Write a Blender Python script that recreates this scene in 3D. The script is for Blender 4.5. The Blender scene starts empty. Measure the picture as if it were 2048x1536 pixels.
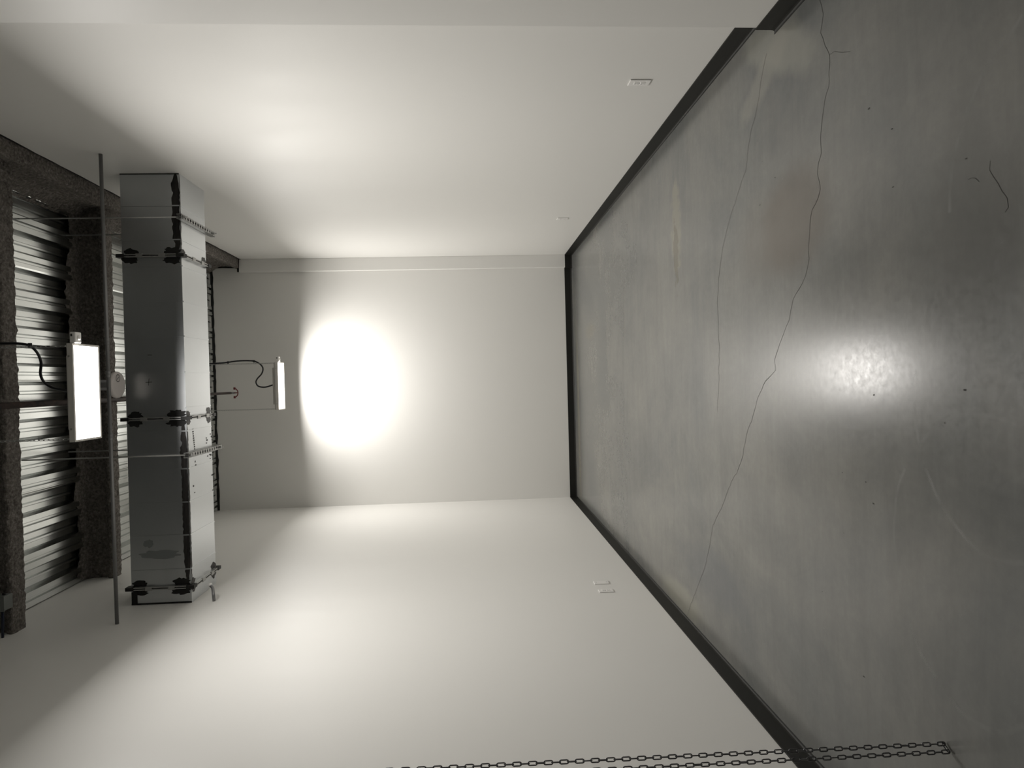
import bpy, bmesh, math, random
from mathutils import Vector, Matrix, noise
random.seed(7)
C = bpy.context.scene.collection
S = bpy.context.scene

# ------------------------------------------------------------------ camera
# The photograph is an upright view stored on its side: the camera is rolled by a quarter turn.
F, PITCH, YAW, ROLL, H = 1322.35, 0.0616, 0.0086, -0.0267, 1.5
def axes():
    cp, sp = math.cos(PITCH), math.sin(PITCH)
    Rz = Matrix.Rotation(YAW, 3, 'Z')
    fw, up, rt = Rz @ Vector((0, cp, -sp)), Rz @ Vector((0, sp, cp)), Rz @ Vector((1, 0, 0))
    c, s = math.cos(ROLL), math.sin(ROLL)
    return c*rt + s*up, -s*rt + c*up, fw
RT, UP, FW = axes()
cam = bpy.data.objects.new('camera', bpy.data.cameras.new('camera'))
C.objects.link(cam)
cam.data.sensor_fit = 'HORIZONTAL'; cam.data.sensor_width = 36.0
cam.data.lens = 36.0*F/2048.0
cam.data.clip_start = 0.05
M4 = Matrix((-UP, RT, -FW)).transposed().to_4x4()
M4.translation = Vector((0, 0, H))
cam.matrix_world = M4
S.camera = cam

# ------------------------------------------------------------------ world and exposure
w = bpy.data.worlds.new('world'); S.world = w; w.use_nodes = True
w.node_tree.nodes['Background'].inputs[0].default_value = (0.5, 0.5, 0.5, 1)
w.node_tree.nodes['Background'].inputs[1].default_value = 0.02
S.view_settings.view_transform = 'Standard'; S.view_settings.look = 'None'
S.view_settings.exposure = 0.0; S.view_settings.gamma = 1.0
S.view_settings.use_curve_mapping = False
LAMP = 5.0            # glow of the two lamp lenses
LAMP_W, SPREAD = 67.0, math.radians(172)   # light given off by each lamp panel

# ------------------------------------------------------------------ measures (metres)
XL, XR, D = -1.76, 1.77, 9.58       # left, right, back wall faces
YN = -1.3                           # rear wall behind the camera
ZD = 5.11                           # underside of the metal deck
ZR = 4.70                           # top of the right wall
def ray(x, y):
    return FW + RT*((1536-y)-768)/F + UP*(1024-x)/F
def on(axis, x, y, val):
    d = ray(x, y); o = Vector((0, 0, H))
    return o + d*((val-o[axis])/d[axis])
def floor_pt(x, y): return on(2, x, y, 0.0)

# ------------------------------------------------------------------ materials
def mat(name, col, rough=.5, metal=0.0, spec=.5, emit=None):
    m = bpy.data.materials.new(name); m.use_nodes = True
    b = m.node_tree.nodes['Principled BSDF']
    b.inputs['Base Color'].default_value = (*col, 1)
    b.inputs['Roughness'].default_value = rough
    b.inputs['Metallic'].default_value = metal
    b.inputs['Specular IOR Level'].default_value = spec
    if emit:
        b.inputs['Emission Color'].default_value = (*emit[0], 1)
        b.inputs['Emission Strength'].default_value = emit[1]
    return m
class NT:
    def __init__(s, m):
        s.t = m.node_tree; s.n = s.t.nodes; s.l = s.t.links; s.b = s.n['Principled BSDF']
        s.geo = s.n.new('ShaderNodeNewGeometry')
    def noise(s, scale, detail=4, rough=.55, vec=None, stretch=None, dist=0):
        v = vec or s.geo.outputs['Position']
        if stretch:
            mp = s.n.new('ShaderNodeMapping'); mp.inputs['Scale'].default_value = stretch
            s.l.new(v, mp.inputs['Vector']); v = mp.outputs[0]
        t = s.n.new('ShaderNodeTexNoise'); t.inputs['Scale'].default_value = scale
        t.inputs['Detail'].default_value = detail; t.inputs['Roughness'].default_value = rough
        t.inputs['Distortion'].default_value = dist
        s.l.new(v, t.inputs['Vector']); return t.outputs['Fac']
    def ramp(s, f, stops):
        r = s.n.new('ShaderNodeValToRGB'); e = r.color_ramp.elements
        while len(e) < len(stops): e.new(.5)
        for el, (p, c) in zip(e, stops):
            el.position = p; el.color = (*c, 1) if not isinstance(c, (int, float)) else (c, c, c, 1)
        s.l.new(f, r.inputs[0]); return r.outputs[0]
    def mix(s, fac, a, b, mode='MIX'):
        m = s.n.new('ShaderNodeMix'); m.data_type = 'RGBA'; m.blend_type = mode
        for i, v in ((0, fac), (6, a), (7, b)):
            if hasattr(v, 'links') or isinstance(v, bpy.types.NodeSocket): s.l.new(v, m.inputs[i])
            elif isinstance(v, (int, float)): m.inputs[i].default_value = v
            else: m.inputs[i].default_value = (*v, 1)
        return m.outputs[2]
    def math(s, op, a, b=0.0, c=0.0, clamp=False):
        m = s.n.new('ShaderNodeMath'); m.operation = op; m.use_clamp = clamp
        for i, v in enumerate((a, b, c)):
            if isinstance(v, bpy.types.NodeSocket): s.l.new(v, m.inputs[i])
            else: m.inputs[i].default_value = v
        return m.outputs[0]
    def bump(s, f, strength, dist):
        b = s.n.new('ShaderNodeBump'); b.inputs['Strength'].default_value = strength
        b.inputs['Distance'].default_value = dist
        s.l.new(f, b.inputs['Height']); s.l.new(b.outputs[0], s.b.inputs['Normal'])
    def ellipse(s, cx, cy, rx, ry, ang=0, soft=.5, wob=.25, wscale=6):
        """mask 0..1 of a soft ellipse lying on the floor, edge broken by noise"""
        sx = s.n.new('ShaderNodeMapping'); sx.vector_type = 'TEXTURE'
        sx.inputs['Location'].default_value = (cx, cy, 0); sx.inputs['Rotation'].default_value = (0, 0, ang)
        sx.inputs['Scale'].default_value = (rx, ry, 1)
        s.l.new(s.geo.outputs['Position'], sx.inputs['Vector'])
        ln = s.n.new('ShaderNodeVectorMath'); ln.operation = 'LENGTH'; s.l.new(sx.outputs[0], ln.inputs[0])
        d = s.math('ADD', ln.outputs['Value'], s.math('MULTIPLY', s.math('SUBTRACT', s.noise(wscale), .5), wob*2))
        mr = s.n.new('ShaderNodeMapRange'); mr.interpolation_type = 'SMOOTHSTEP'
        mr.inputs['From Min'].default_value = 1+soft/2; mr.inputs['From Max'].default_value = 1-soft/2
        s.l.new(d, mr.inputs['Value']); return mr.outputs[0]

def paint(name, col):
    m = mat(name, col, .48, 0, .45); t = NT(m)
    st = t.noise(2.2, 3, .5, stretch=(1, 1, .25))
    t.l.new(t.ramp(st, [(.3, .44), (.7, .52)]), t.b.inputs['Roughness'])
    t.bump(t.noise(160, 2, .5), .10, .0015)
    return m
PAINT = paint('warm_white_paint', (.775, .765, .735))

def concrete():
    m = mat('polished_concrete', (.2, .2, .19), .3, 0, .36); t = NT(m)
    big = t.noise(.55, 5, .6, dist=.6)
    midn = t.noise(1.7, 7, .66, stretch=(1, .7, 1), dist=.5)
    fine = t.noise(26, 5, .65)
    streak = t.noise(3.0, 5, .7, stretch=(.35, 2.6, 1), dist=.5)
    c = t.ramp(big, [(.3, (.120, .126, .126)), (.5, (.162, .162, .153)), (.72, (.208, .204, .187))])
    c = t.mix(.46, c, t.ramp(midn, [(.3, (.33, .34, .345)), (.5, (.5, .5, .49)), (.7, (.66, .64, .60))]), 'OVERLAY')
    c = t.mix(.30, c, t.ramp(streak, [(.35, .40), (.65, .60)]), 'OVERLAY')
    c = t.mix(.22, c, t.ramp(fine, [(.3, .40), (.7, .60)]), 'OVERLAY')
    # stains that belong to the slab: (photo x, y) -> floor
    def stain(c, px, py, rx, ry, col, k, **kw):
        p = floor_pt(px, py)
        return t.mix(t.math('MULTIPLY', t.ellipse(p.x, p.y, rx, ry, **kw), k), c, col)
    c = stain(c, 1585, 440, .23, .30, (.110, .090, .073), .62, soft=.7, wob=.12, wscale=3)
    c = stain(c, 1540, 470, .20, .35, (.15, .132, .11), .4, soft=.9, wob=.2, wscale=4)
    c = stain(c, 1555, 95, .10, .42, (.30, .295, .25), .5, ang=-.5, soft=.9, wob=.55, wscale=5)
    c = stain(c, 1530, 150, .08, .30, (.28, .27, .23), .42, ang=.4, soft=.9, wob=.6, wscale=6)
    c = stain(c, 1352, 455, .30, .10, (.26, .24, .18), .45, soft=.6, wob=1.0, wscale=11)
    c = stain(c, 1352, 505, .24, .05, (.11, .098, .07), .6, soft=.4, wob=1.1, wscale=14)
    c = stain(c, 1362, 1195, .10, .45, (.30, .29, .23), .5, soft=.9, wob=.35, wscale=4)
    c = stain(c, 1420, 1150, .16, .55, (.115, .12, .13), .5, soft=.9, wob=.35, wscale=3)
    c = stain(c, 1158, 850, 1.3, .09, (.28, .26, .20), .5, soft=.9, wob=.4, wscale=3)
    c = stain(c, 1180, 662, .09, .28, (.21, .19, .145), .5, soft=.8, wob=.5, wscale=8)
    c = stain(c, 1950, 480, .35, .18, (.11, .107, .10), .45, soft=.8, wob=.6, wscale=6)
    t.l.new(c, t.b.inputs['Base Color'])
    r = t.math('ADD', t.math('MULTIPLY', midn, .07), t.math('MULTIPLY', t.noise(30, 5, .75), .16))
    t.l.new(t.math('ADD', r, .11), t.b.inputs['Roughness'])
    t.b.inputs['Coat Weight'].default_value = .25; t.b.inputs['Coat IOR'].default_value = 1.45
    t.l.new(t.math('ADD', t.math('MULTIPLY', t.noise(30, 5, .8), .20), .14), t.b.inputs['Coat Roughness'])
    t.bump(t.math('ADD', t.noise(5, 3), t.math('MULTIPLY', t.noise(24, 3, .6), .12)), .05, .010)
    return m
CONCRETE = concrete()
CRACK = mat('dark_crack_grit', (.055, .053, .048), .9)  # one even dark colour for the slab's cracks and chips
def scuff_mat():
    m = mat('rubber_scuff', (.42, .42, .40), .5); t = NT(m)
    at = t.n.new('ShaderNodeAttribute'); at.attribute_name = 'edge'
    a = t.math('MULTIPLY', at.outputs['Fac'], t.ramp(t.noise(9, 5, .7), [(.38, 0.0), (.70, .46)]))
    t.l.new(a, t.b.inputs['Alpha'])
    return m
SCUFF = scuff_mat()
VINYL = mat('black_vinyl_base', (.0105, .0105, .0085), .5, 0, .3)
def galv(name, col, rough, metal=.9, sc=1.0, streak=(1, 6, 1), mott=.22):
    m = mat(name, col, rough, metal); t = NT(m)
    n1 = t.noise(9*sc, 5, .6, stretch=streak); n2 = t.noise(70*sc, 3, .6)
    c = t.mix(mott, col, t.ramp(n1, [(.3, .38), (.7, .62)]), 'OVERLAY')
    t.l.new(t.mix(mott*.6, c, t.ramp(n2, [(.3, .35), (.7, .65)]), 'OVERLAY'), t.b.inputs['Base Color'])
    t.l.new(t.math('ADD', t.math('MULTIPLY', n1, mott*.6), rough-mott*.3), t.b.inputs['Roughness'])
    return m
DUCT = galv('galvanised_duct_sheet', (.60, .62, .635), .29, .92, 1, (1, 1, 1), .05)
DECK = galv('galvanised_deck_sheet', (.66, .68, .67), .20, 1.0, .8, (1, .3, 1))
STEEL = galv('galvanised_steel', (.42, .42, .41), .42, .85, 3, (1, 1, 1))
CONDUIT = galv('zinc_conduit', (.22, .22, .22), .45, .6, 3, (1, 1, 1))
def spray_mat():
    m = mat('sprayed_fireproofing', (.11, .10, .088), .95, 0, .1); t = NT(m)
    n = t.noise(45, 5, .7); n2 = t.noise(5, 4, .6)
    c = t.ramp(n, [(.32, (.095, .085, .077)), (.55, (.235, .215, .195)), (.72, (.40, .375, .345))])
    t.l.new(t.mix(.4, c, t.ramp(n2, [(.3, .3), (.7, .65)]), 'OVERLAY'), t.b.inputs['Base Color'])
    t.bump(n, 1.0, .02)
    return m
SPRAY = spray_mat()
BLACK = mat('black_sealant', (.006, .0055, .005), .55)
def smear_mat():
    m = mat('brushed_duct_sealant', (.012, .010, .009), .45, 0, .4); t = NT(m)
    n = t.noise(14, 4, .65, stretch=(.4, 1, 3))
    t.l.new(t.ramp(n, [(.4, (.006, .005, .005)), (.62, (.030, .026, .024)), (.8, (.07, .062, .056))]), t.b.inputs['Base Color'])
    return m
SMEAR = smear_mat()
INK = mat('marker_ink', (.012, .012, .014), .6)
RUBBER = mat('black_cable_jacket', (.008, .008, .011), .4)
WHITEMETAL = mat('white_enamel', (.62, .60, .56), .4)
PLASTIC = mat('white_plastic', (.84, .825, .80), .32)
DISC = mat('off_white_plastic', (.60, .56, .54), .4)
RINGGREY = mat('grey_print', (.05, .045, .045), .5)
SLOT = mat('dark_slot', (.02, .02, .02), .6)
LENS = mat('lit_lens', (.8, .8, .8), .5, 0, .5, ((1.0, .965, .915), LAMP))
RUST = mat('rusty_black_pipe', (.045, .030, .024), .6, .3); 
_t = NT(RUST); _t.l.new(_t.ramp(_t.noise(18, 4, .6), [(.35, (.014, .012, .011)), (.7, (.060, .036, .027))]), _t.b.inputs['Base Color'])
RED = mat('red_enamel', (.13, .012, .014), .5)
DARKSTEEL = mat('dark_chain_steel', (.16, .16, .165), .34, .9)
GREYBOX = mat('grey_box_paint', (.17, .18, .17), .5, .2)
BLUECABLE = mat('dark_blue_cable', (.015, .022, .045), .45)
BLOCK = mat('slab_concrete', (.2, .2, .19), .9)

# ------------------------------------------------------------------ mesh helpers
class MB:
    def __init__(s): s.v = []; s.f = []
    def quad(s, *p):
        n = len(s.v); s.v += [tuple(q) for q in p]; s.f.append(tuple(range(n, n+len(p)))); return s
    def box(s, x0, x1, y0, y1, z0, z1, fn=None):
        P = [(x, y, z) for z in (z0, z1) for y in (y0, y1) for x in (x0, x1)]
        if fn: P = [fn(*q) for q in P]
        n = len(s.v); s.v += P
        s.f += [tuple(n+i for i in q) for q in ((0, 2, 3, 1), (4, 5, 7, 6), (0, 1, 5, 4), (2, 6, 7, 3), (0, 4, 6, 2), (1, 3, 7, 5))]
        return s
    def tube(s, pts, r, seg=10, cap=True, closed=False):
        pts = [Vector(p) for p in pts]; n0 = len(s.v); N = len(pts)
        prev = None
        for i, p in enumerate(pts):
            a = pts[(i-1) % N] if (i > 0 or closed) else p
            b = pts[(i+1) % N] if (i < N-1 or closed) else p
            d = (b-a).normalized()
            if prev is None:
                ref = Vector((0, 0, 1)) if abs(d.z) < .9 else Vector((1, 0, 0))
                n = d.cross(ref).normalized()
            else: n = (prev - d*prev.dot(d)).normalized()
            prev = n; bb = d.cross(n)
            rr = r[i] if isinstance(r, (list, tuple)) else r
            for k in range(seg):
                t = 2*math.pi*k/seg
                s.v.append(tuple(p + (n*math.cos(t)+bb*math.sin(t))*rr))
        for i in range(N if closed else N-1):
            j = (i+1) % N
            for k in range(seg):
                k2 = (k+1) % seg
                s.f.append((n0+i*seg+k, n0+i*seg+k2, n0+j*seg+k2, n0+j*seg+k))
        if cap and not closed:
            s.f.append(tuple(n0+k for k in range(seg))[::-1]); s.f.append(tuple(n0+(N-1)*seg+k for k in range(seg)))
        return s
    def lathe(s, c, prof, seg=32, axis='Z'):
        """prof = [(r, h)...] about axis through c"""
        n0 = len(s.v)
        for r, h in prof:
            for k in range(seg):
                t = 2*math.pi*k/seg; a, b = r*math.cos(t), r*math.sin(t)
                o = {'Z': (a, b, h), 'X': (h, a, b), 'Y': (b, h, a)}[axis]
                s.v.append((c[0]+o[0], c[1]+o[1], c[2]+o[2]))
        for i in range(len(prof)-1):
            for k in range(seg):
                k2 = (k+1) % seg
                s.f.append((n0+i*seg+k, n0+i*seg+k2, n0+(i+1)*seg+k2, n0+(i+1)*seg+k))
        s.f.append(tuple(n0+k for k in range(seg))[::-1]); s.f.append(tuple(n0+(len(prof)-1)*seg+k for k in range(seg)))
        return s
    def build(s, name, m, parent=None, smooth=False, bevel=0):
        me = bpy.data.meshes.new(name); me.from_pydata(s.v, [], s.f)
        bm = bmesh.new(); bm.from_mesh(me)
        bmesh.ops.recalc_face_normals(bm, faces=bm.faces)
        bm.to_mesh(me); bm.free()
        me.materials.append(m)
        o = bpy.data.objects.new(name, me); C.objects.link(o)
        if parent is not None: put(o, parent)
        if smooth: me.shade_smooth()
        if bevel:
            b = o.modifiers.new('bevel', 'BEVEL'); b.width = bevel; b.segments = 2; b.limit_method = 'ANGLE'
        return o
def put(o, parent):
    o.parent = parent
    o.matrix_parent_inverse = Matrix.Translation(-parent.location)
def tag(o, label, cat=None, group=None, kind=None):
    o['label'] = label
    if cat: o['category'] = cat
    if group: o['group'] = group
    if kind: o['kind'] = kind
    return o
def thing(name, loc, label, cat, group=None):
    o = bpy.data.objects.new(name, None); C.objects.link(o); o.location = loc
    o.empty_display_size = .1
    return tag(o, label, cat, group)
def smoothpath(pts, n=8):
    pts = [Vector(p) for p in pts]; out = []
    P = [2*pts[0]-pts[1]] + pts + [2*pts[-1]-pts[-2]]
    for i in range(1, len(P)-2):
        a, b, c, d = P[i-1], P[i], P[i+1], P[i+2]
        for k in range(n):
            t = k/n
            out.append(.5*((2*b)+(c-a)*t+(2*a-5*b+4*c-d)*t*t+(3*b-a-3*c+d)*t**3))
    out.append(pts[-1]); return out

# ================================================================== the setting
def struct(o, label): return tag(o, label, kind='structure')
floor = struct(MB().box(XL-.2, XR+.2, YN-.2, D+.2, -.2, 0).build('floor', CONCRETE), 'grey polished concrete floor with cracks and scuffs')
PD, PX = .07, 1.59                 # back corner chase: depth and left edge
NX, NY = 1.638, 3.085              # thicker near part of the right wall: face, end
struct(MB().box(XL-.2, XL, YN-.2, D+.2, 0, 5.16).build('wall_left', PAINT), 'plain warm white painted wall with a blank plate and an outlet')
wall_right = struct(MB().box(XR, XR+.2, YN-.2, D+.2, 0, ZR).build('wall_right', PAINT), 'plain warm white painted wall opposite the hanging chain')
wall_back = struct(MB().box(XL, XR, D, D+.2, 0, 5.16).build('wall_back', PAINT), 'white end wall lit by the far hanging lamp')
struct(MB().box(XL, XR, YN-.2, YN, 0, 5.16).build('wall_rear', mat('dark_grey_steel', (.10, .10, .10), .5)), 'dark grey closing wall behind the viewer')
tr1 = struct(MB().box(PX, XR, D-PD, D, 0, 4.715).build('trim_1', PAINT, bevel=.004), 'narrow boxed corner chase beside the white end wall')
tr2 = struct(MB().box(NX, XR, YN, NY, 0, ZR).build('trim_2', PAINT, bevel=.004), 'projecting near section of the white wall')
# black sealant along the wall tops
def ragged_line(p0, p1, nrm, up, w0, w1, name, parent, step=.05, lift=.003, th=.006):
    p0, p1, nrm, up = map(Vector, (p0, p1, nrm, up)); L = (p1-p0).length; n = max(2, int(L/step)); mb = MB()
    for side in (0, 1):
        for i in range(n+1):
            q = p0.lerp(p1, i/n) + nrm*(lift+th*side)
            wdt = w0+(w1-w0)*(noise.noise(q*9)*.5+.5)
            mb.v += [tuple(q), tuple(q-up*wdt)]
    k = 2*(n+1)
    for i in range(n):
        a = 2*i
        mb.f += [(a, a+2, a+3, a+1), (k+a, k+a+1, k+a+3, k+a+2), (a+1, a+3, k+a+3, k+a+1), (a, k+a, k+a+2, a+2)]
    return mb.build(name, BLACK, parent)
ragged_line((XL, D, ZD+.02), (PX+.09, D, ZD+.02), (0, -1, 0), (0, 0, 1), .022, .050, 'sealant_bead', wall_back)
ragged_line((XR, NY, ZR), (XR, D-PD, ZR), (-1, 0, 0), (0, 0, 1), .006, .022, 'sealant_bead', wall_right, lift=0, th=.003)
ragged_line((PX, D-PD, 4.735), (XR, D-PD, 4.735), (0, -1, 0), (0, 0, 1), .02, .035, 'sealant_bead', tr1, lift=0)
ragged_line((1.68, D-.002, ZD), (1.68, D-.002, 4.71), (0, -1, 0), (1, 0, 0), .012, .03, 'sealant_bead', wall_back, lift=.004)

# cove base: profile (distance from wall, height)
PROF = [(0, 0), (.019, 0), (.0195, .0025), (.014, .004), (.009, .0085), (.0065, .016), (.006, .03), (.006, .098), (.0045, .1015), (0, .1015)]
def base(name, path, label):
    """path: list of (x, y, outward normal of the run arriving / mitred offset dir)"""
    mb = MB(); k = len(PROF)
    for (x, y, ox, oy) in path:
        for d, h in PROF: mb.v.append((x+ox*d, y+oy*d, h))
    for i in range(len(path)-1):
        for j in range(k):
            j2 = (j+1) % k
            mb.f.append((i*k+j, i*k+j2, (i+1)*k+j2, (i+1)*k+j))
    mb.f.append(tuple(range(k))); mb.f.append(tuple(range((len(path)-1)*k, len(path)*k)))
    return struct(mb.build(name, VINYL), label)
base('baseboard_left', [(XL, YN, 1, 0), (XL, D, 1, -1)], 'black vinyl cove base along the wall behind the hanging chain')
base('baseboard_back', [(XL, D, 1, -1), (PX, D, -1, -1), (PX, D-PD, -1, -1), (XR, D-PD, -1, -1)], 'black vinyl cove base along the end wall')
base('baseboard_right', [(XR, D-PD, -1, -1), (XR, NY, -1, 1), (NX, NY, -1, 1), (NX, YN, -1, 0)], 'black vinyl cove base along the wall with two outlets')

# ---- ceiling: slab, deck sheets, sprayed beams
ceiling = struct(MB().box(XL-.2, XR+.2, YN-.2, D+.2, 5.165, 5.35).build('ceiling', BLOCK), 'galvanised corrugated metal deck ceiling')
PITCHD, RH = .305, .050
def deck_sheet(x0, n):
    """one sheet of n ribs: low flat with a groove, sloping web, high flat with a stiffening bead, web down"""
    prof = []
    for i in range(n):
        x = x0+i*PITCHD
        for u, h in ((0, 0), (.045, 0), (.054, .016), (.069, .016), (.078, 0), (.122, 0), (.150, RH), (.194, RH), (.203, RH-.016), (.219, RH-.016), (.228, RH), (.272, RH), (.302, 0)):
            prof.append((x+u, ZD+h))
    prof += [(x0+n*PITCHD, ZD), (x0+n*PITCHD+.012, ZD-.004), (x0+n*PITCHD+.020, ZD-.004)]
    mb = MB(); k = len(prof)
    ys = (YN, D)
    for y in ys: mb.v += [(x, y, z) for x, z in prof]
    for y in ys: mb.v += [(x, y, z+.0012) for x, z in prof]
    for i in range(k-1):
        mb.f += [(i, i+1, k+i+1, k+i), (2*k+i, 3*k+i, 3*k+i+1, 2*k+i+1)]
    return mb.build('deck_sheet', DECK, ceiling)
x = XL+.01
while x < XR-.18:
    n = min(3, max(1, int((XR-.09-x)/PITCHD))); deck_sheet(x, n); x += n*PITCHD

def sprayed(name, axis, prof, a0, a1, amp, label, step=.013):
    """closed profile (u, z) run along axis; every point pushed about by noise"""
    pts = []
    for i in range(len(prof)-1):
        (u0, z0), (u1, z1) = prof[i], prof[i+1]
        L = math.hypot(u1-u0, z1-z0); n = max(1, round(L/step))
        pts += [(u0+(u1-u0)*k/n, z0+(z1-z0)*k/n) for k in range(n)]
    pts.append(prof[-1])
    m = int((a1-a0)/step); mb = MB(); k = len(pts)
    cu = sum(p[0] for p in pts)/k; cz = sum(p[1] for p in pts)/k
    for i in range(m+1):
        a = a0+(a1-a0)*i/m
        for u, z in pts:
            q = Vector((a, u, z))
            d1 = noise.noise(q*11)*amp*.9+noise.noise(q*34)*amp*.8+noise.noise(q*75)*amp*.6
            d2 = noise.noise(q*13+Vector((7, 3, 1)))*amp*.8+noise.noise(q*40+Vector((1, 9, 4)))*amp*.9
            uu, zz = u+d1, min(z+d2, 5.15)
            mb.v.append((a, uu, zz) if axis == 'X' else (uu, a, zz))
    for i in range(m):
        for j in range(k-1):
            mb.f.append((i*k+j, i*k+j+1, (i+1)*k+j+1, (i+1)*k+j))
    o = mb.build(name, SPRAY)
    return struct(o, label)
def ibeam(c, wf, zb, t=.045, web=.035, zt=5.14, over=.10):
    h = wf/2
    return [(c-h-over*.4, zt), (c-web-.02, zt-.03), (c-web, zt-.07), (c-web, zb+t+.03), (c-h+.01, zb+t), (c-h, zb+t*.6), (c-h, zb+.008), (c-h+.008, zb),
            (c+h-.008, zb), (c+h, zb+.008), (c+h, zb+t*.6), (c+h-.01, zb+t), (c+web, zb+t+.03), (c+web, zt-.07), (c+web+.02, zt-.03), (c+h+over*.4, zt)]
beam1 = sprayed('ceiling_beam', 'X', ibeam(5.065, .15, 4.86), XL, 1.70, .009, 'sprayed rough grey ceiling beam above the nearer lamp')
beam2 = sprayed('ceiling_beam', 'X', ibeam(6.42, .15, 4.86), XL, 1.70, .009, 'sprayed rough grey ceiling beam just above the duct')
beam3 = sprayed('ceiling_beam', 'Y', [(1.58, 5.14), (1.64, 5.07), (1.685, 5.0), (1.69, 4.83), (1.655, 4.79), (1.645, 4.76), (1.645, 4.72), (1.66, 4.712), (1.93, 4.712)], YN, D, .007,
                'sprayed rough grey beam lying along the wall top', step=.016)
# ragged overspray on the deck beside the cross beams
def overspray(parent, yb, sgn, wmin, wmax, seed, x0=XL+.02, x1=1.66):
    mb = MB(); n = 150; cols = 7
    for i in range(n+1):
        X = x0+(x1-x0)*i/n
        wd = wmin+(wmax-wmin)*max(0, noise.noise(Vector((X*1.7, seed, 0)))+.35+.5*noise.noise(Vector((X*7, seed, 3)))+.25*noise.noise(Vector((X*22, seed, 9))))
        pass
        for j in range(cols+1):
            fr = j/cols; Y = yb+sgn*(wd*fr)
            z = ZD+.012-.03*(1-fr**2) - .008*noise.noise(Vector((X*40, Y*40, seed)))
            if j == cols: z = ZD+.012
            mb.v.append((X, Y, z))
    for i in range(n):
        for j in range(cols):
            a = i*(cols+1)+j; mb.f.append((a, a+1, a+cols+2, a+cols+1))
    o = mb.build('overspray', SPRAY, parent); return o
overspray(beam2, 6.39, -1, .07, .20, 2.3)
overspray(beam2, 6.46, 1, .05, .12, 5.1)
overspray(beam1, 5.10, 1, .04, .10, 8.4)

# ---- floor cracks and scuffs (traced, then laid on the slab)
def crop3(pts): return [floor_pt(1100+x/2.021, y/2.021) for x, y in pts]
def crop4(pts): return [floor_pt(1100+x/1.929, 740+y/1.929) for x, y in pts]
def ribbon(name, pts, w, m, jag, z, soft=False, n=10):
    pts = smoothpath(pts, n) if soft else pts
    if not soft:
        out = []
        for a, b in zip(pts[:-1], pts[1:]):
            k = max(2, int((b-a).length/.03))
            for i in range(k):
                q = a.lerp(b, i/k); d = (b-a).normalized(); nn = Vector((-d.y, d.x, 0))
                out.append(q+nn*(noise.noise(q*6.3)*jag+noise.noise(q*23.7)*jag*.8))
        pts = out+[pts[-1]]
    mb = MB(); K = 3 if soft else 2; ed = []
    for i, q in enumerate(pts):
        d = (pts[min(i+1, len(pts)-1)]-pts[max(i-1, 0)]).normalized(); nn = Vector((-d.y, d.x, 0))
        ww = w*(.55+.9*abs(noise.noise(q*5))) if not soft else w
        for s_ in ((-1, 0, 1) if soft else (-1, 1)):
            p = q+nn*ww*.5*s_; mb.v.append((p.x, p.y, z)); ed.append(1-abs(s_) if soft else 1)
    for i in range(len(pts)-1):
        for j in range(K-1):
            a = i*K+j; mb.f.append((a, a+1, a+K+1, a+K))
    o = mb.build(name, m, floor)
    if soft:
        if o.data.polygons[0].normal.z < 0: o.data.flip_normals()
        at = o.data.attributes.new('edge', 'FLOAT', 'POINT')
        for i, e in enumerate(ed): at.data[i].value = e
    return o
A = crop3([(1085, -6), (1100, 60), (1095, 130), (1112, 185), (1130, 225), (1126, 300), (1128, 350), (1108, 410), (1092, 520), (1094, 620), (1082, 700), (1095, 765), (1060, 850), (1052, 930),
           (1046, 1010), (1042, 1080), (1020, 1150), (985, 1210), (965, 1290), (935, 1370), (905, 1460)]) + \
    crop4([(870, 0), (835, 50), (800, 110), (775, 190), (755, 250), (745, 330), (720, 400), (690, 460), (660, 540), (630, 600), (615, 690), (600, 760), (570, 830), (548, 890), (528, 950)])
ribbon('crack', A, .0026, CRACK, .016, .0006)
ribbon('crack', crop3([(1130, 222), (1150, 210), (1180, 212), (1215, 208)]), .0018, CRACK, .004, .0006)
B = crop3([(875, 215), (850, 330), (838, 420), (815, 520), (800, 620), (790, 690), (770, 760), (735, 860), (712, 950), (690, 1040), (680, 1130), (676, 1220), (680, 1300), (683, 1400), (680, 1500)]) + crop4([(652, 20), (650, 80), (645, 160)])
ribbon('crack', B, .0028, CRACK, .016, .0006)
ribbon('crack', crop3([(1780, 650), (1775, 690), (1810, 745), (1845, 800), (1855, 840), (1840, 858)]), .0020, CRACK, .005, .0006)
ribbon('crack', crop3([(1690, 725), (1705, 718), (1720, 722), (1735, 735)]), .002, CRACK, .004, .0006)
for pts in (crop3([(1912, 60), (1830, 180), (1770, 260), (1720, 370), (1680, 470), (1640, 600), (1620, 720), (1615, 860)]),
            crop4([(1410, 0), (1408, 150), (1425, 290)]),
            crop4([(1425, 290), (1500, 210), (1600, 175), (1700, 178), (1800, 210)]),
            crop4([(1370, 380), (1340, 470), (1328, 600), (1335, 720), (1350, 850)]),
            crop4([(1450, 380), (1510, 520), (1580, 620), (1660, 700), (1740, 735), (1829, 745)]),
            crop4([(1390, 980), (1430, 1090), (1500, 1200), (1580, 1310), (1680, 1380), (1760, 1395), (1829, 1370)])):
    ribbon('scuff_mark', pts, .022, SCUFF, 0, .0004, soft=True)
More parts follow.
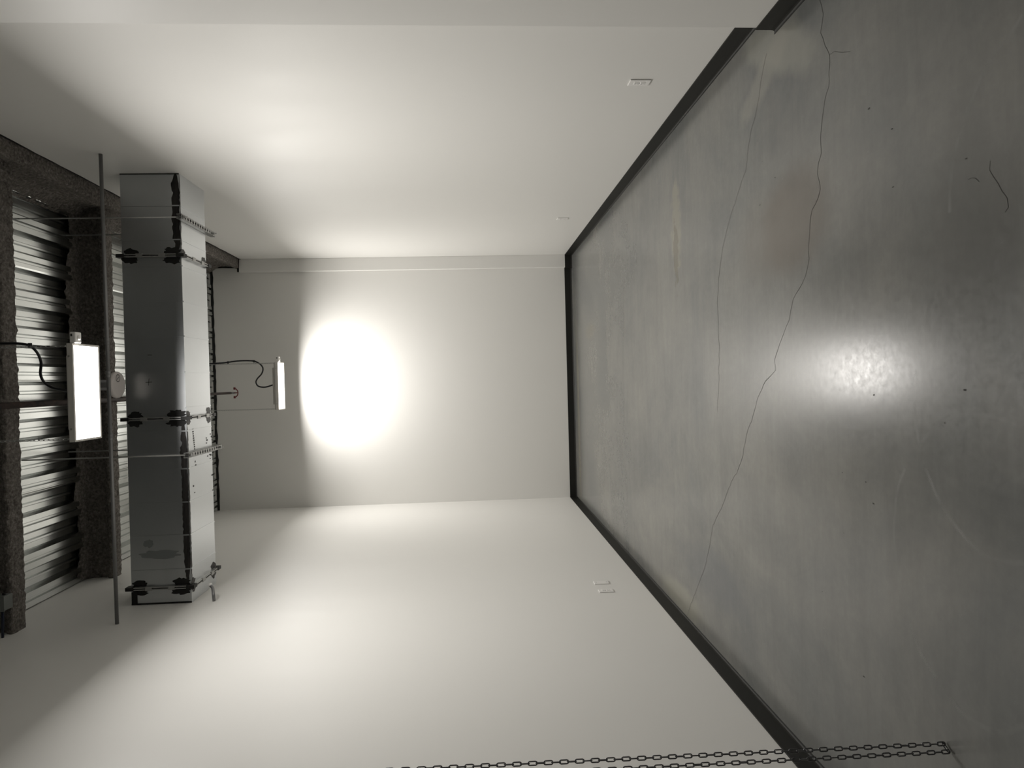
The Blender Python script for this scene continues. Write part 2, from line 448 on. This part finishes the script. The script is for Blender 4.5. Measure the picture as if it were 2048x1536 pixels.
# small dark chips in the slab
for (px, py) in [(1525, 323), (1497, 396), (1786, 374), (1784, 258), (1738, 217), (1435, 602), (1748, 790), (1685, 945), (1890, 846), (1732, 964), (1747, 1007), (1728, 1353), (1688, 1066), (1520, 410), (1550, 355), (1933, 317), (1645, 1183), (1588, 1429), (1930, 780)]:
    c = floor_pt(px, py); mb = MB(); r0 = random.uniform(.0025, .0055); k = 7
    mb.quad(*[(c.x+math.cos(6.283*i/k)*r0*random.uniform(.4, .8), c.y+math.sin(6.283*i/k)*r0*random.uniform(.8, 1.6), .0007) for i in range(k)])
    mb.build('chip', CRACK, floor)

# ================================================================== rectangular duct
def dy(X): return 5.590+X*.116/3.53
def dz(X): return 3.845+X*.050/3.53
DW, DH = .512, .474
def dm(X, d, h): return (X, dy(X)+d, dz(X)+h)
duct = thing('air_duct', (0, dy(0)+DW/2, dz(0)), 'rectangular galvanised sheet metal air duct spanning wall to wall', 'duct')
JO = [1.085, -.255, -1.625]
bounds = [(XR-.001, JO[0]+.004), (JO[0]-.004, JO[1]+.004), (JO[1]-.004, JO[2]+.004), (JO[2]-.004, XL+.001)]
def bead_x(py): return on(1, 360, py, 5.59).x
beads = [bead_x(v) for v in (408, 477, 530, 602, 672, 744, 816, 862, 937, 1003, 1068, 1135)]
for (xa, xb) in bounds:
    mb = MB(); mb.box(xb, xa, 0, DW, 0, DH, dm)
    for bx in beads:
        if xb+.02 < bx < xa-.02:
            for (d0, d1, h0, h1) in ((-.005, 0.001, .004, DH-.004), (.004, DW-.004, -.005, .001)):
                mb.box(bx-.005, bx+.005, d0, d1, h0, h1, dm)
    mb.build('duct_section', DUCT, duct)
for xj in JO:
    fl = MB()
    for xo in (-.012, .004):
        e = .030
        fl.box(xj+xo, xj+xo+.008, -e, 0.0, -e, DH+e, dm); fl.box(xj+xo, xj+xo+.008, DW, DW+e, -e, DH+e, dm)
        fl.box(xj+xo, xj+xo+.008, 0, DW, -e, 0.0, dm); fl.box(xj+xo, xj+xo+.008, 0, DW, DH, DH+e, dm)
    flange = fl.build('joint_flange', STEEL, duct)
    for h in (.12, .30): MB().box(xj-.016, xj+.016, -.034, -.020, h, h+.05, dm).build('flange_cleat', STEEL, flange)
    for d in (.15, .33): MB().box(xj-.016, xj+.016, d, d+.06, -.034, -.022, dm).build('flange_cleat', STEEL, flange)
    for d, h in ((-.034, -.034), (-.034, DH-.03), (DW-.03, -.034), (DW-.03, DH-.03)):
        sz = .064
        MB().box(xj-.014, xj+.014, d, d+sz, h, h+sz, dm).build('corner_sealant', BLACK, flange)
# brushed sealant: ragged strips just proud of the sheet
def smear(face, x0, x1, c0, c1, seed, rag=.02, m=SMEAR, step=.02, rag2=None):
    """face 'front' (coord = height) or 'under' (coord = depth); strip between c0 and c1, ragged both sides"""
    rag2 = rag if rag2 is None else rag2
    n = max(3, int(abs(x1-x0)/step)); mb = MB()
    for i in range(n+1):
        X = x0+(x1-x0)*i/n
        tap = min(1, 6*min(i, n-i)/n+.25)
        q0 = c0+rag*noise.noise(Vector((X*14, seed, 0)))+rag*.7*noise.noise(Vector((X*45, seed, 4)))
        q1 = c1+rag2*noise.noise(Vector((X*14, seed, 8)))+rag2*.7*noise.noise(Vector((X*45, seed, 6)))
        md = (q0+q1)/2; q0 = md+(q0-md)*tap; q1 = md+(q1-md)*tap
        for q in (q0, q1):
            mb.v.append(dm(X, -.0016, q) if face == 'front' else dm(X, q, -.0016))
    for i in range(n): mb.f.append((2*i, 2*i+1, 2*i+3, 2*i+2))
    return mb.build('sealant_smear', m, duct)
# along the lower near edge
smear('front', XR-.002, JO[0]+.02, .002, .062, 1, .012, rag2=.022)
smear('under', XR-.002, JO[0]+.02, .002, .012, 2, .003, rag2=.012)
smear('front', JO[1]-.02, JO[2]+.02, .002, .052, 3, .004, rag2=.014)
smear('under', JO[1]-.02, JO[2]+.02, .002, .022, 4, .003, rag2=.012)
def dab(face, xc, cc, rx, rc, seed, m=SMEAR):
    n = 26; pts = []
    for i in range(n):
        a = 2*math.pi*i/n; k = 1+.45*noise.noise(Vector((math.cos(a)*2.2, math.sin(a)*2.2, seed)))+.25*noise.noise(Vector((math.cos(a)*6, math.sin(a)*6, seed)))
        X, q = xc+rx*k*math.cos(a), cc+rc*k*math.sin(a)
        pts.append(dm(X, -.0022, q) if face == 'front' else dm(X, q, -.0022))
    return MB().quad(*pts).build('sealant_smear', m, duct)
sd = 0
for xj in JO:
    for s_ in (-1, 1):
        sd += 3.7
        dab('front', xj+s_*.035, .075, .035, .07, sd, BLACK)
        dab('front', xj+s_*.030, DH-.07, .030, .06, sd+1, BLACK)
        if xj < 1 or s_ > 0:
            dab('under', xj+s_*.030, .035, .030, .035, sd+2)
            dab('under', xj+s_*.035, DW-.05, .035, .045, sd+3)
GREYSMEAR = mat('grey_wiped_residue', (.34, .36, .37), .34, .85)
dab('front', -1.36, .24, .035, .16, 61, GREYSMEAR); dab('front', -1.27, .33, .03, .04, 62, GREYSMEAR)
# black closure at the left wall
mb = MB(); mb.box(XL+.001, XL+.012, -.006, 0, 0, DH, dm); mb.box(XL+.001, JO[2]-.03, -.003, 0, DH-.045, DH, dm); mb.build('wall_sealant', BLACK, duct)
mb = MB(); mb.box(XR-.008, XR-.001, -.004, 0, 0, DH, dm); mb.build('wall_sealant', BLACK, duct)
# marker strokes: a cross between two dashes on the near face, stencil ticks underneath
def stroke(mk, X0, h0, X1, h1, wd=.004):
    L = math.hypot(X1-X0, h1-h0); nx, nh = -(h1-h0)/L*wd/2, (X1-X0)/L*wd/2
    mk.quad(dm(X0+nx, -.0012, h0+nh), dm(X1+nx, -.0012, h1+nh), dm(X1-nx, -.0012, h1-nh), dm(X0-nx, -.0012, h0-nh))
def fp(px, py):
    p = on(1, px, py, 5.59); return p.x, p.z-dz(p.x)
mk = MB(); stroke(mk, *fp(291, 764.5), *fp(304, 764)); stroke(mk, *fp(298, 757), *fp(297, 771)); mk.build('marker_cross', INK, duct)
for a, b in (((294, 710), (303, 710)), ((295, 818), (304, 818))):
    mk = MB(); stroke(mk, *fp(*a), *fp(*b)); mk.build('marker_dash', INK, duct)
st = MB()
def up_(px, py):
    p = on(2, px, py, 3.838); return p.x, p.y-dy(p.x)
def tick(px, py, lx, ly):
    X, d = up_(px, py); st.box(X-lx/2, X+lx/2, d-ly/2, d+ly/2, -.0016, -.0008, dm)
for i in range(11): tick(386+i*.35, 859+i*4.3, .012, .012+.01*random.random())
for (px, py) in [(413, 876), (414, 880), (413, 886), (421, 868), (423, 873), (424, 879), (419, 909), (421, 909.5), (424, 910), (415, 912), (420, 917), (390, 923), (391, 930), (388, 985), (386, 972), (424, 980), (423, 950)]:
    tick(px, py, random.uniform(.008, .016), random.uniform(.010, .026))
st.build('stencil_marks', INK, duct)['kind'] = 'stuff'

# ---- trapeze hangers: perforated channel and two threaded rods
def hanger(X, y0, y1, label):
    zt = dz(X)-.001; zb_ = zt-.041; hw = .0205
    t = thing('duct_hanger', (X, (y0+y1)/2, zb_), label, 'hanger', 'trapeze hangers carrying the duct')
    mb = MB(); n = 14; pitch = (y1-y0)/n; R = .0135
    for i in range(n):                       # underside with round holes
        yc = y0+(i+.5)*pitch; k = 12
        ring = [(X+R*math.cos(2*math.pi*(j+.5)/k), yc+R*1.15*math.sin(2*math.pi*(j+.5)/k), zb_) for j in range(k)]
        outer = []
        for j in range(k):
            a = 2*math.pi*(j+.5)/k; cx, sy = math.cos(a), math.sin(a)
            f_ = min(hw/abs(cx) if abs(cx) > 1e-6 else 9, (pitch/2)/abs(sy) if abs(sy) > 1e-6 else 9)
            outer.append((X+cx*f_, yc+sy*f_, zb_))
        for j in range(k):
            j2 = (j+1) % k; mb.quad(outer[j], outer[j2], ring[j2], ring[j])
            mb.quad(ring[j], ring[j2], (ring[j2][0], ring[j2][1], zb_+.003), (ring[j][0], ring[j][1], zb_+.003))
        cs = [(X-hw, yc-pitch/2, zb_), (X+hw, yc-pitch/2, zb_), (X+hw, yc+pitch/2, zb_), (X-hw, yc+pitch/2, zb_)]
        for cpt in cs:                       # fill the corners left by the radial cells
            near = sorted(outer, key=lambda o: (o[0]-cpt[0])**2+(o[1]-cpt[1])**2)[:2]
            mb.quad(cpt, near[0], near[1])
    mb.box(X-hw, X-hw+.0025, y0, y1, zb_, zt); mb.box(X+hw-.0025, X+hw, y0, y1, zb_, zt)
    mb.box(X-hw, X-hw+.009, y0, y1, zt-.002, zt); mb.box(X+hw-.009, X+hw, y0, y1, zt-.002, zt)
    mb.build('strut_channel', STEEL, t)
    for yr in (y0+.035, y1-.06):
        rod = MB().tube([(X, yr, zb_-.035), (X, yr, ZD+.003)], .0058, 8).build('threaded_rod', STEEL, t, True)
        MB().lathe((X, yr, 0), [(.011, zb_-.014), (.011, zb_-.003)], 6).build('rod_nut', STEEL, rod)
        MB().lathe((X, yr, 0), [(.017, zb_-.003), (.017, zb_-.0005)], 14).build('washer', STEEL, rod)
        MB().lathe((X, yr, 0), [(.011, zt+.001), (.011, zt+.012)], 6).build('rod_nut', STEEL, rod)
hanger(1.395, dy(1.395)-.075, dy(1.395)+DW+.125, 'perforated channel hanger under the duct end nearer the boxed corner chase')
hanger(-.555, dy(-.555)-.075, dy(-.555)+DW+.125, 'perforated channel hanger under the duct beside the stencilled ticks')

# ================================================================== luminaires
def link_chain(mb, p0, p1, pitch, wdt, r):
    p0, p1 = Vector(p0), Vector(p1); L = (p1-p0).length; d = (p1-p0).normalized()
    a = d.orthogonal().normalized(); b = d.cross(a); n = int(L/pitch)
    for i in range(n):
        c = p0+d*(i+.5)*pitch; u = a if i % 2 else b; hl = pitch/2+r; hw = wdt/2
        pts = []
        for k in range(8):
            t = 2*math.pi*k/8+math.pi/8
            pts.append(c+u*hw*math.cos(t)*1.08+d*hl*math.copysign(abs(math.sin(t))**.6, math.sin(t)))
        mb.tube(pts, r, 4, closed=True)
def luminaire(cx, cy, z, cable, ties, label):
    t = thing('hanging_lamp', (cx, cy, z), label, 'lamp', 'linear lamps hung on chains')
    hx, hy = .312, .152
    mb = MB()
    ring = lambda ax, ay, zz: [(cx-ax, cy-ay, zz), (cx+ax, cy-ay, zz), (cx+ax, cy+ay, zz), (cx-ax, cy+ay, zz)]
    R = [ring(hx-.012, hy-.014, z+.004), ring(hx-.012, hy-.014, z), ring(hx, hy, z), ring(hx, hy, z+.034), ring(hx-.01, .10, z+.062), ring(hx-.01, .085, z+.066)]
    for a, b in zip(R[:-1], R[1:]):
        for i in range(4): mb.quad(a[i], a[(i+1) % 4], b[(i+1) % 4], b[i])
    mb.quad(*R[-1])
    mb.build('housing', WHITEMETAL, t)
    MB().quad(*[(p[0], p[1], z+.002) for p in R[0]]).build('lens', LENS, t)
    MB().box(cx-.24, cx+.24, cy-.05, cy+.05, z+.066, z+.10).build('driver_box', WHITEMETAL, t, bevel=.004)
    for dx in (-.23, .23): MB().lathe((cx+dx, cy-hy, z+.022), [(.006, -.003), (.006, .001)], 10, 'Y').build('screw', STEEL, t)
    ld = bpy.data.lights.new('lamp_panel', 'AREA'); ld.shape = 'RECTANGLE'; ld.size = .59; ld.size_y = .27
    ld.energy = LAMP_W; ld.color = (1.0, .97, .928); ld.spread = SPREAD
    lo = bpy.data.objects.new('lamp_panel', ld); C.objects.link(lo); lo.location = (cx, cy, z-.001); put(lo, t)
    sb = MB().box(cx+hx+.002, cx+hx+.072, cy-hy+.012, cy-hy+.080, z-.014, z+.022).build('sensor_box', PLASTIC, t, bevel=.006)
    MB().box(cx+hx+.044, cx+hx+.060, cy-hy+.009, cy-hy+.014, z+.004, z+.014).build('sensor_window', SLOT, sb)
    MB().lathe((cx+hx+.036, cy-hy+.046, z-.014), [(.016, 0), (.015, -.005), (.008, -.009)], 14).build('sensor_dome', PLASTIC, sb, True)
    for dx in (-hx+.012, hx-.012):
        ch = MB(); link_chain(ch, (cx+dx, cy-.06, z+.066), (cx+dx, cy-.06, ZD+.002), .030, .013, .0024)
        ch.build('suspension_chain', STEEL, t)
    cb = MB().tube(smoothpath(cable, 8), .0085 if cy < 6 else .0095, 8).build('power_cable', RUBBER, t, True)
    for tp in ties:
        q = Vector(tp); mb = MB(); mb.tube([q+Vector((-.016, 0, 0)), q+Vector((.016, 0, 0))], .012, 8).build('cable_tie', RUBBER, cb)
def cab(pts, Y): return [on(1, x, y, Y) for x, y in pts]
n1 = cab([(-70, 687), (-30, 686.5), (0, 687), (35, 687), (58, 691), (74, 705), (82, 725), (81, 748), (88, 764), (104, 775), (122, 779)], 4.44)
b1 = cab([(395, 729), (427, 727), (450, 725.5), (475, 722), (500, 721.5), (512, 723.5), (522, 730), (526, 738), (523, 748), (515, 757), (512, 764), (515, 771), (522, 774), (532, 774), (546, 770)], 8.86)
# start the cables at the deck
n1 = [Vector((n1[0].x, n1[0].y, ZD+.01))] + [q for q in n1 if q.z < ZD-.03]; n1.append(Vector((n1[-1].x-.02, 4.46, 4.085)))
b1 = [Vector((b1[0].x, b1[0].y, ZD+.01))] + [q for q in b1 if q.z < ZD-.03]; b1.append(Vector((b1[-1].x-.01, 8.88, 4.085)))
luminaire(-.018, 4.478, 4.0, n1, [on(1, 60, 691, 4.44)], 'nearer glowing white linear lamp hung in front of the duct')
luminaire(-.020, 8.90, 4.0, b1, [on(1, 456, 725, 8.86), on(1, 508, 722.5, 8.86)], 'farther glowing white linear lamp close to the end wall')

# ================================================================== pipes and devices under the ceiling
cnd = thing('conduit_pipe', (0, 5.14, 4.215), 'thin straight grey conduit crossing the room in front of the duct', 'conduit')
pa, pb = Vector((XL+.002, 5.104, 4.190)), Vector((XR-.002, 5.175, 4.240))
MB().tube([pa, pb], .0135, 14).build('pipe', CONDUIT, cnd, True)
for f_ in (.395, .53, .60):
    q = pa.lerp(pb, f_); MB().tube([q-Vector((.025, 0, 0)), q+Vector((.025, 0, 0))], .0165, 14).build('coupling', CONDUIT, cnd, True)
# disc device bracketed to the conduit
q = Vector((.030, 5.40, 4.275)); ap = thing('ceiling_sensor', q, 'round off-white disc device with a small ring mark beside the conduit', 'sensor')
R_ = .105
MB().lathe((q.x, q.y, q.z), [(R_*.80, .036), (R_*.97, .030), (R_, .018), (R_*.985, .008), (R_*.93, .001), (R_*.80, 0)], 48).build('disc_body', DISC, ap, True)
rg = MB(); c = Vector((q.x+.052, q.y-.012, q.z-.0012)); k = 28
for i in range(k):
    a0, a1 = 2*math.pi*i/k, 2*math.pi*(i+1)/k
    P = lambda a, r: (c.x+math.cos(a)*r, c.y+math.sin(a)*r, c.z)
    rg.quad(P(a0, .0255), P(a1, .0255), P(a1, .031), P(a0, .031))
sl = [c+Vector((-.011, -.014, 0)), c+Vector((-.004, -.006, 0)), c+Vector((.004, .006, 0)), c+Vector((.011, .014, 0))]
for u0, u1 in zip(sl[:-1], sl[1:]):
    rg.quad(u0+Vector((-.0025, .0015, 0)), u1+Vector((-.0025, .0015, 0)), u1+Vector((.0025, -.0015, 0)), u0+Vector((.0025, -.0015, 0)))
rg.build('ring_mark', RINGGREY, ap)
MB().box(q.x-.04, q.x+.04, 5.127, 5.45, q.z+.034, q.z+.042).build('bracket_arm', CONDUIT, ap)
MB().box(q.x-.02, q.x+.02, 5.130, 5.155, q.z-.05, q.z+.036).build('bracket_leg', CONDUIT, ap)
# sprinkler line running into the depth
sp = thing('sprinkler_pipe', (-.10, 4, 4.75), 'dark rusty sprinkler pipe running under the beams to a red fitting', 'pipe')
MB().tube([(-.099, YN, 4.75), (-.099, 7.55, 4.75), (-.099, 7.60, 4.75), (-.099, 9.16, 4.75)], [.0235, .0235, .0165, .0165], 14).build('pipe', RUST, sp, True)
for yy in (4.6, 7.6):
    MB().tube([(-.099, yy-.035, 4.75), (-.099, yy+.035, 4.75)], .028, 14).build('coupling', RUST, sp, True)
    MB().tube([(-.099, yy+.1, 4.77), (-.099, yy+.1, ZD+.002)], .006, 8).build('hanger_rod', STEEL, sp, True)
MB().tube([(-.099, 9.16, 4.75), (-.099, 9.19, 4.745), (-.099, 9.20, 4.725), (-.099, 9.20, 4.715)], .013, 12).build('elbow', CONDUIT, sp, True)
rf = MB()
rf.tube(smoothpath([(-.158, 9.2, 4.712), (-.150, 9.2, 4.690), (-.125, 9.2, 4.672), (-.099, 9.2, 4.667), (-.073, 9.2, 4.672), (-.048, 9.2, 4.690), (-.040, 9.2, 4.712)], 5), .007, 8)
rf.lathe((-.099, 9.2, 4.70), [(.008, .016), (.007, -.03)], 10)
red = rf.build('red_frame', RED, sp, True); red['label'] = 'red enamelled sprinkler frame'
for xx in (-.158, -.040):
    MB().box(xx-.016, xx+.016, 9.185, 9.215, 4.700, 4.722).build('frame_clip', RED, red, bevel=.003)

# bent conduit stub on the left wall under the duct
e0, e1 = on(0, 428, 1202, XL), on(1, 420.5, 1170.5, 5.62)
stb = thing('conduit_stub', e0, 'short bent grey conduit stub poking out of the wall below the duct', 'conduit')
MB().tube(smoothpath([e0+Vector((.002, 0, 0)), e0+Vector((.05, .004, .004)), e0.lerp(e1, .75)+Vector((.01, 0, -.012)), e1], 6), .0125, 12).build('pipe', CONDUIT, stb, True)
dv = (e1-e0.lerp(e1, .75)).normalized()
MB().tube([e1-dv*.008, e1+dv*.012], .0155, 12).build('end_bushing', PLASTIC, stb, True)
# junction box on the nearer beam, with a cable to the wall
jb = thing('junction_box', (-1.50, 4.93, 4.84), 'grey metal junction box fixed to the nearer beam by the wall', 'box')
MB().box(-1.555, -1.452, 4.885, 4.975, 4.842, 4.955).build('box_body', GREYBOX, jb, bevel=.004)
MB().box(-1.558, -1.449, 4.878, 4.886, 4.838, 4.959).build('cover_plate', GREYBOX, jb, bevel=.002)
MB().tube([(-1.555, 4.93, 4.885), (-1.62, 4.93, 4.885), (XL+.002, 4.93, 4.89)], .009, 8).build('cable', BLUECABLE, jb, True)
MB().lathe((-1.447, 4.93, 4.87), [(.012, -.006), (.012, .010)], 10, 'X').build('knockout_bushing', BLACK, jb)

# ================================================================== wall plates
def plate(wall, y, z, label, duplex, group=None, hh=.128, ww=.078):
    sgn = 1 if wall == 'L' else -1; X = XL if wall == 'L' else XR
    t = thing('outlet' if duplex else 'blank_plate', (X, y, z), label, 'outlet' if duplex else 'wall plate', group)
    def bx(y0, y1, z0, z1, d0, d1, nm, m, par, bev=0):
        a, b = sorted((X+sgn*d0, X+sgn*d1))
        return MB().box(a, b, y+y0, y+y1, z+z0, z+z1).build(nm, m, par, bevel=bev)
    bx(-ww/2, ww/2, -hh/2, hh/2, .0004, .0075, 'cover_plate', PLASTIC, t, .003)
    if duplex:
        for zc in (-.0195, .0195):
            fc = bx(-.017, .017, zc-.0145, zc+.0145, .0070, .0095, 'receptacle', PLASTIC, t, .002)
            for yo, hgt in ((-.0065, .008), (.0065, .0065)):
                bx(yo-.0013, yo+.0013, zc+.002-hgt/2+.002, zc+.002+hgt/2+.002, .0090, .0098, 'slot', SLOT, fc)
            bx(-.0024, .0024, zc-.0105, zc-.0055, .0090, .0098, 'slot', SLOT, fc)
        MB().lathe((X+sgn*.0075, y, z), [(.0035, -.001), (.0035, .0012)], 10, 'X').build('screw', STEEL, t)
    else:
        for zc in (-.042, .042):
            MB().lathe((X+sgn*.0075, y, z+zc), [(.003, -.001), (.003, .001)], 10, 'X').build('screw', STEEL, t)
def mid(a, b, X): 
    p, q_ = on(0, *a, X), on(0, *b, X); return (p.y+q_.y)/2, (p.z+q_.z)/2
y_, z_ = mid((1258, 164.5), (1299, 164), XR); plate('R', y_, z_, 'largest white duplex outlet, on the wall with the projecting near section', True, None, .128, .080)
y_, z_ = mid((1113, 437), (1137, 437), XR); plate('R', y_, z_, 'small distant white outlet low on the wall near the boxed corner chase', True, None, .122, .076)
y_, z_ = mid((1188.5, 1166), (1217, 1166), XL); plate('L', y_, z_, 'blank white wall plate just beyond the outlet on the chain side wall', False)
y_, z_ = mid((1197, 1183), (1227, 1182), XL); plate('L', y_, z_, 'white duplex outlet beside the blank plate on the chain side wall', True, None, .120, .076)

# ================================================================== hand chain
p1, p2 = floor_pt(1893, 1487), floor_pt(1902, 1503)
t1, t2 = on(1, 890, 1535, p1.y), on(1, 1310, 1534, p2.y)
hc = thing('hand_chain', ((p1.x+p2.x)/2, (p1.y+p2.y)/2, 0), 'dark steel pull chain hanging in a loop to the floor by the wall', 'chain')
PIT, WR, WW = .0245, .0021, .0145
lm = MB(); pts = []
hl, hw = PIT/2+WR, WW/2-WR
for (cx, cz, s0) in ((0, hl-hw, 0), (0, -(hl-hw), math.pi)):
    for k in range(5):
        a = s0+math.pi*k/4; pts.append((math.cos(a)*hw, 0, cz+math.sin(a)*hw))
lm.tube(pts, WR, 5, closed=True)
link0 = lm.build('chain_link', DARKSTEEL, None, True)
LM = link0.data; first = [True]
def add_link(pos, d, twist):
    if first[0]: o = link0; first[0] = False
    else: o = bpy.data.objects.new('chain_link', LM); C.objects.link(o)
    rot = Vector(d).to_track_quat('Z', 'Y').to_matrix() @ Matrix.Rotation(twist, 3, 'Z')
    o.parent = hc; o.matrix_parent_inverse = Matrix.Translation(-hc.location)
    o.matrix_basis = Matrix.Translation(pos) @ rot.to_4x4()
ZTOP = 3.25; rest = MB()
for si, (p, tp) in enumerate(((p1, t1), (p2, t2))):
    d = (tp-Vector((p.x, p.y, .004))).normalized(); s0 = Vector((p.x, p.y, .004+hl))
    n = int((ZTOP-.02)/PIT)
    for i in range(n):
        pos = s0+d*PIT*i; tw = (math.radians(25) if i % 2 else math.radians(115))+.25*noise.noise(Vector((i*.35, si*9, 0)))
        if pos.z < 1.85: add_link(pos, d, tw)
        else:
            rot = d.to_track_quat('Z', 'Y').to_matrix() @ Matrix.Rotation(tw, 3, 'Z'); n0 = len(rest.v)
            for q in LM.vertices: rest.v.append(tuple(pos+rot @ q.co))
            for f_ in LM.polygons: rest.f.append(tuple(n0+k for k in f_.vertices))
    top = pos
    if si == 0: top1 = pos.copy()
    else: top2 = pos.copy()
ro = rest.build('upper_chain', DARKSTEEL, hc, True); ro['kind'] = 'stuff'
a, b = Vector((p1.x, p1.y, .007)), Vector((p2.x, p2.y, .007))
add_link((a+b)/2+Vector((0, 0, .003)), (b-a).normalized()+Vector((0, 0, -.15)), math.radians(75))
# the wheel the chain runs over, on an arm from the wall (above the frame)
wc = (top1+top2)/2+Vector((0, 0, .01)); rw = max(.02, (top1-top2).length/2)
ax = (top1-top2).normalized(); nrm = Vector((-ax.y, ax.x, 0)).normalized()
MB().tube([wc-nrm*.010, wc-nrm*.004, wc+nrm*.004, wc+nrm*.010], [rw+.008, rw-.002, rw-.002, rw+.008], 24).build('chain_wheel', STEEL, hc, True)
arm = Vector((XL+.002, wc.y, wc.z+.10))
MB().tube([arm, Vector((wc.x, wc.y, wc.z+.10)), Vector((wc.x, wc.y, wc.z+.02))], .010, 8).build('wall_arm', STEEL, hc)
MB().box(XL+.0005, XL+.008, wc.y-.05, wc.y+.05, wc.z+.04, wc.z+.16).build('wall_flange', STEEL, hc)
